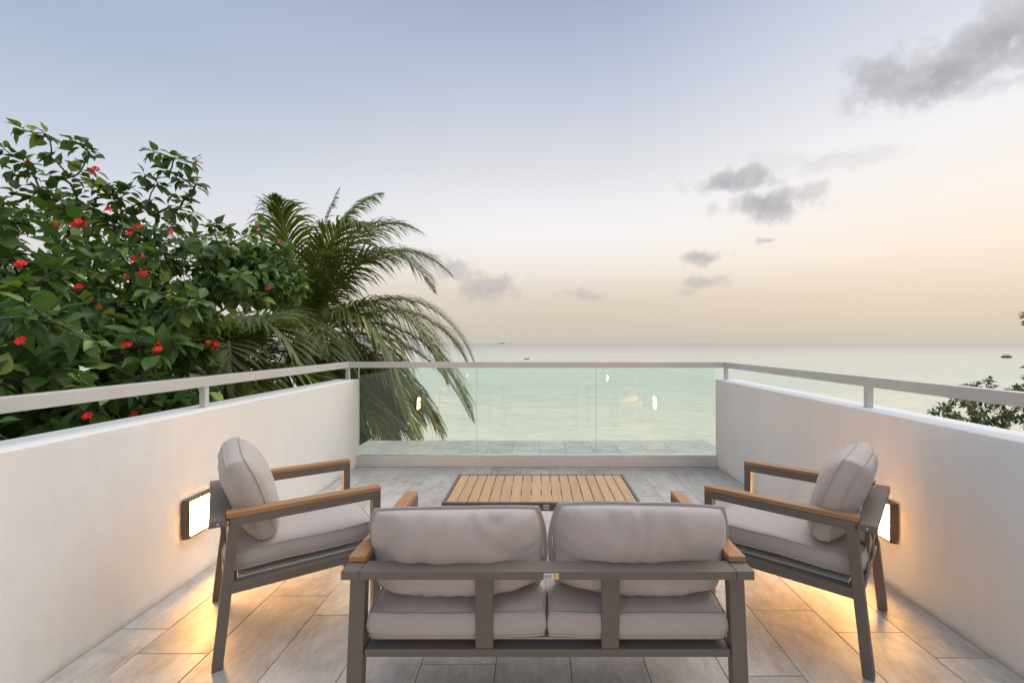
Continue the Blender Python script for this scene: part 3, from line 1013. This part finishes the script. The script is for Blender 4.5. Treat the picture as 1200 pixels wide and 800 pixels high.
# sprigs standing above the crown
for px, py, d in [(28, 152, 3.3), (55, 158, 3.3), (88, 165, 3.3), (105, 178, 3.35), (60, 185, 3.3), (30, 190, 3.3), (75, 210, 3.35), (20, 225, 3.3), (95, 200, 3.4),
                  (10, 240, 3.2), (45, 230, 3.3), (115, 222, 3.5), (135, 235, 3.6), (70, 245, 3.4), (25, 255, 3.3),
                  (180, 178, 3.6), (205, 185, 3.65), (225, 190, 3.7), (195, 200, 3.6), (215, 210, 3.7), (185, 215, 3.6), (175, 235, 3.6), (215, 235, 3.7), (150, 225, 3.6),
                  (160, 240, 3.6), (200, 245, 3.6), (130, 215, 3.5), (5, 175, 3.2), (15, 200, 3.2), (40, 205, 3.3), (90, 232, 3.4), (110, 245, 3.5), (60, 225, 3.2), (145, 248, 3.6), (5, 265, 3.2), (185, 250, 3.6), (230, 215, 3.7), (120, 255, 3.5), (170, 205, 3.6), (225, 250, 3.8), (250, 262, 4.0), (270, 268, 4.2), (300, 270, 4.4), (325, 285, 4.5), (345, 320, 4.5), (352, 335, 4.5), (340, 345, 4.5), (310, 262, 4.4)]:
    tips.append(pix(px, py, d))
base = Vector((-3.75, 3.9, GROUND_Z - .1))
trunk_pts = [base.lerp(Vector((-3.55, 3.7, -0.2)), t_) + Vector((0.10 * math.sin(t_ * 5), 0.08 * math.sin(t_ * 4 + 1), 0)) for t_ in np.linspace(0, 1, 14)]
trunk_pts += [Vector((-3.5, 3.65, 0.15)), Vector((-3.45, 3.6, 0.45))]
P, rad, paths = grow(trunk_pts, tips, rnd)
ft = tag(empty('flowering_tree', base), 'leafy green tree with scattered red flowers rising behind the left wall', 'tree')
inv = Matrix.Translation(-base)
tr_ = MB().tube([q - base for q in trunk_pts], [max(.045, .12 - .004 * i) for i in range(len(trunk_pts))], 10)
tr_.build('trunk', 'bark', ft, smooth=True)
br = MB()
for ids in paths:
    r0 = rad[ids[0]]
    rr = [min(.055, max(.003, float(rad[i]))) for i in ids]
    rr[0] = rr[1]
    br.tube([P[i] - base for i in ids], rr, 5)
br.build('branches', 'bark', ft, smooth=True)
leaf_ms = twig_leaves(P, paths, rnd, 7, 0.142, 0.035, 0.58, keep_left, 1.4)
LT = [leaf_template(w_, d_, f_, wv, i) for i, (w_, d_, f_, wv) in enumerate([
    (.62, .18, .25, .10), (.56, .30, .35, .12), (.66, .10, .18, .14), (.58, .38, .30, .10), (.52, .22, .45, .08), (.64, .28, .20, .16)])]
scored = []
for i, m_ in enumerate(leaf_ms):
    c = m_ @ Vector((0, .5, 0))
    u, v = to_pix(c)
    sz = m_.to_scale().x * 533 / c.y
    n_ = (m_.to_3x3() @ Vector((0, 0, 1))).normalized()
    view = (c - Vector((0, 0, CAM_H))).normalized()
    vis = abs(n_.dot(view)) * 0.7 + 0.3
    inframe = 0 < u < 1200 and 0 < v < 520
    scored.append((sz * vis if inframe else 0, i))
# nearest leaf wins its patch of view
gridz = {}
for s_, i in scored:
    if s_ > 0:
        c = leaf_ms[i] @ Vector((0, .5, 0))
        u, v = to_pix(c)
        k = (int(u / 9), int(v / 9))
        if k not in gridz or c.y < gridz[k][0]:
            gridz[k] = (c.y, i)
front = set(i for _, i in gridz.values())
top = [i for s_, i in sorted(((s_ * (1 if i in front else .4), i) for s_, i in scored), reverse=True)[:300]]
tops = set(top)
def tint_of(i):
    r_ = random.Random(i * 7 + 3).random()
    return r_ ** 1.15
var_me = []
for k in range(18):
    var_me.append(make_leaf_mesh('leaf', [Matrix.Identity(4)], [tint_of(k * 31 + 5)], [LT[k % 6]], 'leaf'))
for i in top:
    o = bpy.data.objects.new('leaf', var_me[(i * 7) % 18])
    COL.objects.link(o)
    o.parent = ft
    o.matrix_local = inv @ leaf_ms[i]
rest = [i for i in range(len(leaf_ms)) if i not in tops]
fo = link_mesh('foliage', make_leaf_mesh('foliage', [inv @ leaf_ms[i] for i in rest], [tint_of(i) for i in rest], [LT[i % 6] for i in rest], 'leaf'), None, ft)
tag(fo, kind='stuff')

# flowers: trumpet heads with rounded lobes, in small clusters
def flower_mesh(nf, seed):
    q = random.Random(seed)
    mb = MB()
    for f_ in range(nf):
        ax = Vector((q.uniform(-.7, .7), q.uniform(-1.0, -.2), q.uniform(0.0, 1))).normalized()
        B_ = basis(Vector((0, 0, 1)) if abs(ax.z) < .9 else Vector((1, 0, 0)), ax)
        c = Vector((q.uniform(-.028, .028), q.uniform(-.02, .02), q.uniform(-.025, .025))) + ax * 0.022
        s_ = ax.orthogonal().normalized()
        t_ = ax.cross(s_)
        nl = 6
        sc = q.uniform(.019, .027)
        for i in range(nl):
            a0 = 2 * math.pi * i / nl + q.uniform(-.1, .1)
            hw_ = 0.50
            def pt(an, r_, h_):
                return c + (s_ * math.cos(an) + t_ * math.sin(an)) * r_ * sc + ax * h_ * sc
            vs = [pt(a0, .16, -.5), pt(a0 - hw_, .62, .02), pt(a0 - hw_ * .75, 1.15, .12 + q.uniform(-.1, .1)), pt(a0, 1.3, .02 + q.uniform(-.2, .1)), pt(a0 + hw_ * .75, 1.15, .12 + q.uniform(-.1, .1)), pt(a0 + hw_, .62, .02), pt(a0, .72, -.12)]
            mb.add(vs, [(0, 1, 6), (1, 2, 6), (2, 3, 6), (3, 4, 6), (4, 5, 6), (5, 0, 6)])
        mb.tube([c - ax * .035, c - ax * .012], [.003, .005], 5)
    me = mb.mesh('flower', True)
    me.materials.append(M['flower'])
    return me
FM = [flower_mesh(k, 60 + i) for i, k in enumerate((1, 2, 3, 3, 4, 2))]
spots = [(35, 189, 0), (112, 201, 4), (90, 263, 4), (101, 264, 2), (68, 263, 0), (131, 249, 1), (157, 271, 2), (152, 274, 0), (166, 269, 1), (305, 270, 1), (311, 280, 0), (330, 284, 3), (316, 341, 1),
         (28, 314, 2), (94, 340, 2), (170, 322, 3), (158, 305, 2), (149, 324, 0), (117, 359, 0), (154, 407, 1), (186, 402, 0), (187, 413, 2), (245, 403, 3), (254, 406, 4), (106, 491, 2), (157, 486, 0), (24, 398, 0), (200, 272, 0), (231, 189, 0), (168, 301, 0)]
cpos = [(m_ @ Vector((0, .5, 0))) for m_ in leaf_ms]
cpx = np.array([to_pix(c) for c in cpos])
cy = np.array([c.y for c in cpos])
for k, (u, v, ki) in enumerate(spots):
    near = np.hypot(cpx[:, 0] - u, cpx[:, 1] - v) < 15
    d = float(np.min(cy[near])) - 0.10 if near.any() else 3.5
    d = max(1.5, d)
    q = pix(u, v, d)
    if q.x > -2.22:
        q = pix(u, v, 2.22 * 533 / (630 - u))
    o = bpy.data.objects.new('flower', FM[ki])
    COL.objects.link(o)
    o.parent = ft
    o.location = q - base
    sc = 0.68
    o.scale = (sc, sc, sc)
    o.rotation_euler = (random.uniform(-.3, .3), random.uniform(-.5, .5), random.uniform(-.6, .6))

# ---- palms
def frond(root, base, az, el, L, droop, rnd, wind=0.32, leaf_len=0.95, leaf_w=0.039, nleaf=84, sag=0.95, tintb=0.0):
    """one feather leaf: a bending midrib and two rows of hanging leaflets"""
    n_ = 26
    pts, tans = [], []
    p_ = Vector(base)
    d = Vector((math.sin(az) * math.cos(el), math.cos(az) * math.cos(el), math.sin(el)))
    for i in range(n_ + 1):
        pts.append(p_.copy())
        tans.append(d.copy())
        t_ = i / n_
        p_ = p_ + d * (L / n_)
        d = d + Vector((wind / n_ * (0.4 + t_), 0, -droop / n_ * (0.5 + 1.3 * t_)))
        d.normalize()
    org = Vector(root.location)
    mb = MB().tube([q - org for q in pts], [0.019 * (1 - .88 * i / n_) + .002 for i in range(n_ + 1)], 5)
    fr_ = mb.build('frond', 'rachis', root, smooth=True)
    V, F, T = [], [], []
    for k in range(nleaf):
        for s in (-1, 1):
            t_ = 0.14 + 0.86 * (k + rnd.uniform(-.3, .3)) / (nleaf - 1)
            t_ = min(1.0, max(.1, t_))
            fi = t_ * n_
            i = min(n_ - 1, int(fi))
            q = pts[i].lerp(pts[i + 1], fi - i)
            tn_ = tans[i]
            sd_ = tn_.cross(Vector((0, 0, 1)))
            sd_ = sd_.normalized() if sd_.length > .05 else Vector((1, 0, 0))
            upn = sd_.cross(tn_).normalized()
            prof = (math.sin(math.pi * min(1, (t_ * .86 + .12))) ** 0.6) * (1 if t_ < .8 else 1 - .35 * (t_ - .8) / .2)
            ln = leaf_len * prof * rnd.uniform(.88, 1.08)
            sweep = 0.55 + 0.75 * t_ + rnd.uniform(-.10, .10)
            dr = (sd_ * s * math.cos(sweep) + tn_ * math.sin(sweep) + upn * rnd.uniform(.05, .3)).normalized()
            seg = 5
            w_ = leaf_w * rnd.uniform(.8, 1.15) * (0.6 + .4 * prof)
            k0 = len(V)
            c = q.copy()
            sg_ = sag * rnd.uniform(.6, 1.4)
            for j in range(seg + 1):
                u_ = j / seg
                wd = dr.cross(upn)
                wd = wd.normalized() if wd.length > 1e-3 else sd_
                ww = w_ * (0.35 + 1.0 * min(1, u_ * 4)) * (1 - u_ ** 2.2) * .75 + .0015
                V.append(tuple(c + wd * ww / 2 - org))
                V.append(tuple(c - wd * ww / 2 - org))
                c = c + dr * (ln / seg)
                dr = (dr + Vector((wind * .28, 0, -sg_ * (0.25 + .6 * u_)))).normalized()
            tt = min(1, max(0, rnd.gauss(.42 + tintb, .18)))
            T += [tt] * (2 * (seg + 1))
            for j in range(seg):
                a = k0 + 2 * j
                F.append((a, a + 1, a + 3, a + 2))
    me = bpy.data.meshes.new('leaflets')
    me.from_pydata(V, [], F)
    at = me.attributes.new('tint', 'FLOAT', 'POINT')
    at.data.foreach_set('value', np.array(T, dtype=np.float32))
    me.materials.append(M['palm_leaf'])
    me.update()
    lf = link_mesh('leaflets', me, None, fr_)
    tag(lf, kind='stuff')
    return fr_

def palm(name, foot, crown, fronds, label, rnd, r0=.17, r1=.11):
    root = tag(empty(name, foot), label, 'palm')
    f, c = Vector(foot), Vector(crown)
    pts = [f.lerp(c, t_) + Vector((.35 * math.sin(t_ * 2.6), 0, 0)) * (1 - t_) for t_ in np.linspace(0, 1, 22)]
    pts[0] = f
    rs = [r0 + (r1 - r0) * i / 21 + (.008 if i % 2 else 0) for i in range(22)]
    MB().tube([q - f for q in pts], rs, 10).build('trunk', 'palm_bark', root, smooth=True)
    for kw in fronds:
        kw = dict(kw)
        kw['az'] = R(kw['az']); kw['el'] = R(kw['el'])
        frond(root, c + Vector((rnd.uniform(-.05, .05), rnd.uniform(-.05, .05), rnd.uniform(-.08, .08))), rnd=rnd, **kw)
    return root
rp = random.Random(17)
crown = pix(362, 398, 8.4)
FR = [  # compass bearing (0 away from the viewer, 90 to the right), start elevation, length, droop
    dict(az=30, el=82, L=3.3, droop=1.5), dict(az=95, el=78, L=3.5, droop=2.3), dict(az=112, el=66, L=3.6, droop=2.6), dict(az=75, el=70, L=3.7, droop=2.4),
    dict(az=140, el=74, L=3.2, droop=2.2), dict(az=-170, el=76, L=2.9, droop=1.8), dict(az=0, el=85, L=3.0, droop=.5, leaf_len=.55, nleaf=60),
    dict(az=-80, el=58, L=3.0, droop=1.4), dict(az=-140, el=62, L=2.8, droop=1.9), dict(az=-60, el=30, L=3.0, droop=1.8),
    dict(az=85, el=48, L=3.8, droop=2.6, tintb=.2), dict(az=110, el=44, L=3.7, droop=2.7, tintb=.25), dict(az=128, el=38, L=3.5, droop=2.6, tintb=.2), dict(az=60, el=40, L=3.6, droop=2.2),
    dict(az=96, el=24, L=4.0, droop=2.4, tintb=.2), dict(az=120, el=14, L=3.5, droop=2.2, tintb=.3), dict(az=78, el=10, L=3.7, droop=1.9, tintb=.1), dict(az=150, el=25, L=3.2, droop=2.2),
    dict(az=105, el=-4, L=3.3, droop=1.5, tintb=.2), dict(az=130, el=-15, L=3.0, droop=1.1, tintb=.35), dict(az=90, el=-18, L=3.1, droop=1.0, tintb=.2), dict(az=70, el=-25, L=3.0, droop=.8, tintb=.1),
    dict(az=115, el=-32, L=2.7, droop=.7, tintb=.3), dict(az=145, el=-30, L=2.7, droop=.7, tintb=.2), dict(az=170, el=0, L=2.9, droop=1.4), dict(az=-170, el=25, L=2.9, droop=1.8), dict(az=95, el=-45, L=2.5, droop=.4, tintb=.2),
    dict(az=122, el=-8, L=2.6, droop=1.5, tintb=.3), dict(az=100, el=-28, L=2.7, droop=.9, tintb=.35), dict(az=138, el=5, L=2.7, droop=1.9, tintb=.3), dict(az=85, el=-10, L=2.7, droop=1.5, tintb=.2), dict(az=125, el=-45, L=2.3, droop=.5, tintb=.25),
    dict(az=110, el=-18, L=2.3, droop=1.3, tintb=.4), dict(az=135, el=-35, L=2.2, droop=.9, tintb=.4), dict(az=92, el=-35, L=2.2, droop=.9, tintb=.35), dict(az=118, el=-55, L=2.0, droop=.4, tintb=.3), dict(az=102, el=-8, L=2.4, droop=1.7, tintb=.35),
]
palm('palm_tree', (crown.x + .5, crown.y, GROUND_Z - .2), crown, FR, 'tall coconut palm with drooping windblown fronds beyond the glass corner', rp)
crown2 = pix(268, 435, 5.9)
FR2 = [dict(az=a, el=e_, L=1.9, droop=d_, leaf_len=.66, leaf_w=.062, nleaf=40, sag=.55, tintb=.0) for a, e_, d_ in
       [(80, 60, 2.6), (120, 55, 2.6), (150, 45, 2.4), (60, 35, 2.2), (100, 25, 2.0), (180, 60, 2.4), (-140, 50, 2.4), (-90, 50, 2.2), (-40, 55, 2.0), (10, 60, 2.0), (140, 15, 1.6), (110, -10, 1.2), (-160, 20, 1.6), (170, 10, 1.4)]]
palm('palm_tree', (crown2.x - .2, crown2.y, GROUND_Z - .2), crown2, FR2, 'low dark palm with broad leaflets between the flowering tree and coconut palm', rp, .12, .09)
for o in bpy.data.objects:
    if o.name.startswith('palm_tree'):
        o['group'] = 'palms beyond the left wall'

# ---- small-leaved tree beyond the right wall
rs_ = random.Random(31)
tips = []
tc_ = Vector((9.15, 8.6, -0.55))
k = 0
while k < 340:
    v = Vector((rs_.uniform(-1, 1), rs_.uniform(-1, 1), rs_.uniform(-1, 1)))
    if .3 < v.length < 1:
        tips.append(tc_ + Vector((v.x * 1.6, v.y * 1.3, v.z * 1.2)))
        k += 1
for px, py, d in [(1100, 482, 8.3), (1112, 484, 8.3), (1135, 452, 8.4), (1142, 450, 8.4), (1128, 470, 8.4), (1150, 465, 8.5), (1194, 455, 8.5), (1185, 462, 8.5), (1199, 368, 8.6), (1205, 380, 8.6), (1160, 470, 8.5), (1215, 400, 8.6), (1122, 492, 8.4)]:
    tips.append(pix(px, py, d))
base2 = Vector((9.2, 8.8, GROUND_Z - .2))
tp_ = [base2.lerp(Vector((9.0, 8.6, -1.6)), t_) + Vector((.12 * math.sin(4 * t_), 0, 0)) for t_ in np.linspace(0, 1, 10)]
P, rad, paths = grow(tp_, tips, rs_)
st_ = tag(empty('leafy_tree', base2), 'small-leaved tree with its crown top showing over the right wall', 'tree')
MB().tube([q - base2 for q in tp_], [.11 - .004 * i for i in range(10)], 9).build('trunk', 'bark', st_, smooth=True)
br = MB()
for ids in paths:
    rr = [min(.05, max(.003, float(rad[i]))) for i in ids]
    rr[0] = rr[1]
    br.tube([P[i] - base2 for i in ids], rr, 5)
br.build('branches', 'bark', st_, smooth=True)
lm = twig_leaves(P, paths, rs_, 7, 0.10, 0.028, 0.6, lambda q: q.x > 2.4)
iv2 = Matrix.Translation(-base2)
fo = link_mesh('foliage', make_leaf_mesh('foliage', [iv2 @ m_ for m_ in lm], [tint_of(i) for i in range(len(lm))], [LT[i % 6] for i in range(len(lm))], 'shrub_leaf'), None, st_)
tag(fo, kind='stuff')

# ================================================================== boats
def hull_mesh(L, B_, H, sheer=.25):
    mb = MB()
    st = [(-.5, .80, 0), (-.3, .95, 0), (0, 1, .02), (.25, .82, .10), (.42, .40, .22), (.5, .03, .30)]
    for t_, w_, z_ in st:
        mb.v += [(t_ * L, -w_ * B_ / 2, H * (1 + z_ * sheer * 3)), (t_ * L * .96, -w_ * B_ * .36, -.25), (t_ * L * .96, w_ * B_ * .36, -.25), (t_ * L, w_ * B_ / 2, H * (1 + z_ * sheer * 3))]
    for i in range(len(st) - 1):
        a = 4 * i
        for j in range(3):
            mb.f.append((a + j, a + j + 1, a + j + 5, a + j + 4))
        mb.f.append((a + 3, a, a + 4, a + 7))
    mb.f += [(0, 3, 2, 1), (20, 21, 22, 23)]
    return mb
d_ = 283.0
yt = tag(empty('motor_yacht', ((1180 - 630) * d_ / 533, d_, SEA_Z), R(12)), 'white motor yacht anchored on the open water at far right', 'yacht')
hull_mesh(7.6, 2.4, 1.0).build('hull', 'hull_dark', yt)
MB().hexa([(-2.6, -.9, 1.02), (1.6, -.9, 1.02), (1.6, .9, 1.02), (-2.6, .9, 1.02)], [(-2.4, -.75, 1.75), (.7, -.75, 1.75), (.7, .75, 1.75), (-2.4, .75, 1.75)]).build('cabin', 'hull_white', yt, .05)
bx('window_band', 'boat_glass', yt, -2.0, .4, -.93, -.86, 1.25, 1.6, 0)
bx('canopy', 'hull_white', yt, -2.3, 1.1, -.95, .95, 2.45, 2.56, .03)
for x, y in ((-2.0, -.7), (-2.0, .7), (.6, -.7), (.6, .7)):
    MB().tube([(x, y, 1.76), (x, y, 2.44)], .045, 6).build('canopy_post', 'hull_white', yt)
d_ = 255.0
bt = tag(empty('small_boat', ((617 - 630) * d_ / 533, d_, SEA_Z), R(170)), 'tiny dark dinghy on the sea just above the glass', 'boat')
hull_mesh(2.6, 1.1, .40).build('hull', 'hull_dark', bt)
bx('outboard_motor', 'hull_dark', bt, -1.55, -1.25, -.12, .12, 0.1, .85, .04)
bx('seat', 'hull_white', bt, -.3, 0.0, -.45, .45, .42, .48, .01)
d_ = 4200.0
sh = tag(empty('cargo_ship', ((588 - 630) * d_ / 533, d_, SEA_Z), R(176)), 'faint ship far off on the horizon above the dinghy', 'ship')
hull_mesh(58, 10, 4.5, .1).build('hull', 'hull_dark', sh)
bx('deckhouse', 'hull_white', sh, -24, -14, -4, 4, 4.6, 11, 0)
bx('deck_crane', 'hull_dark', sh, 4, 5.5, -.8, .8, 4.6, 11, 0)

scene.cycles.max_bounces = 6
scene.cycles.diffuse_bounces = 3
scene.cycles.glossy_bounces = 4
scene.cycles.transmission_bounces = 3
scene.cycles.transparent_max_bounces = 16
scene.cycles.sample_clamp_indirect = 8.0
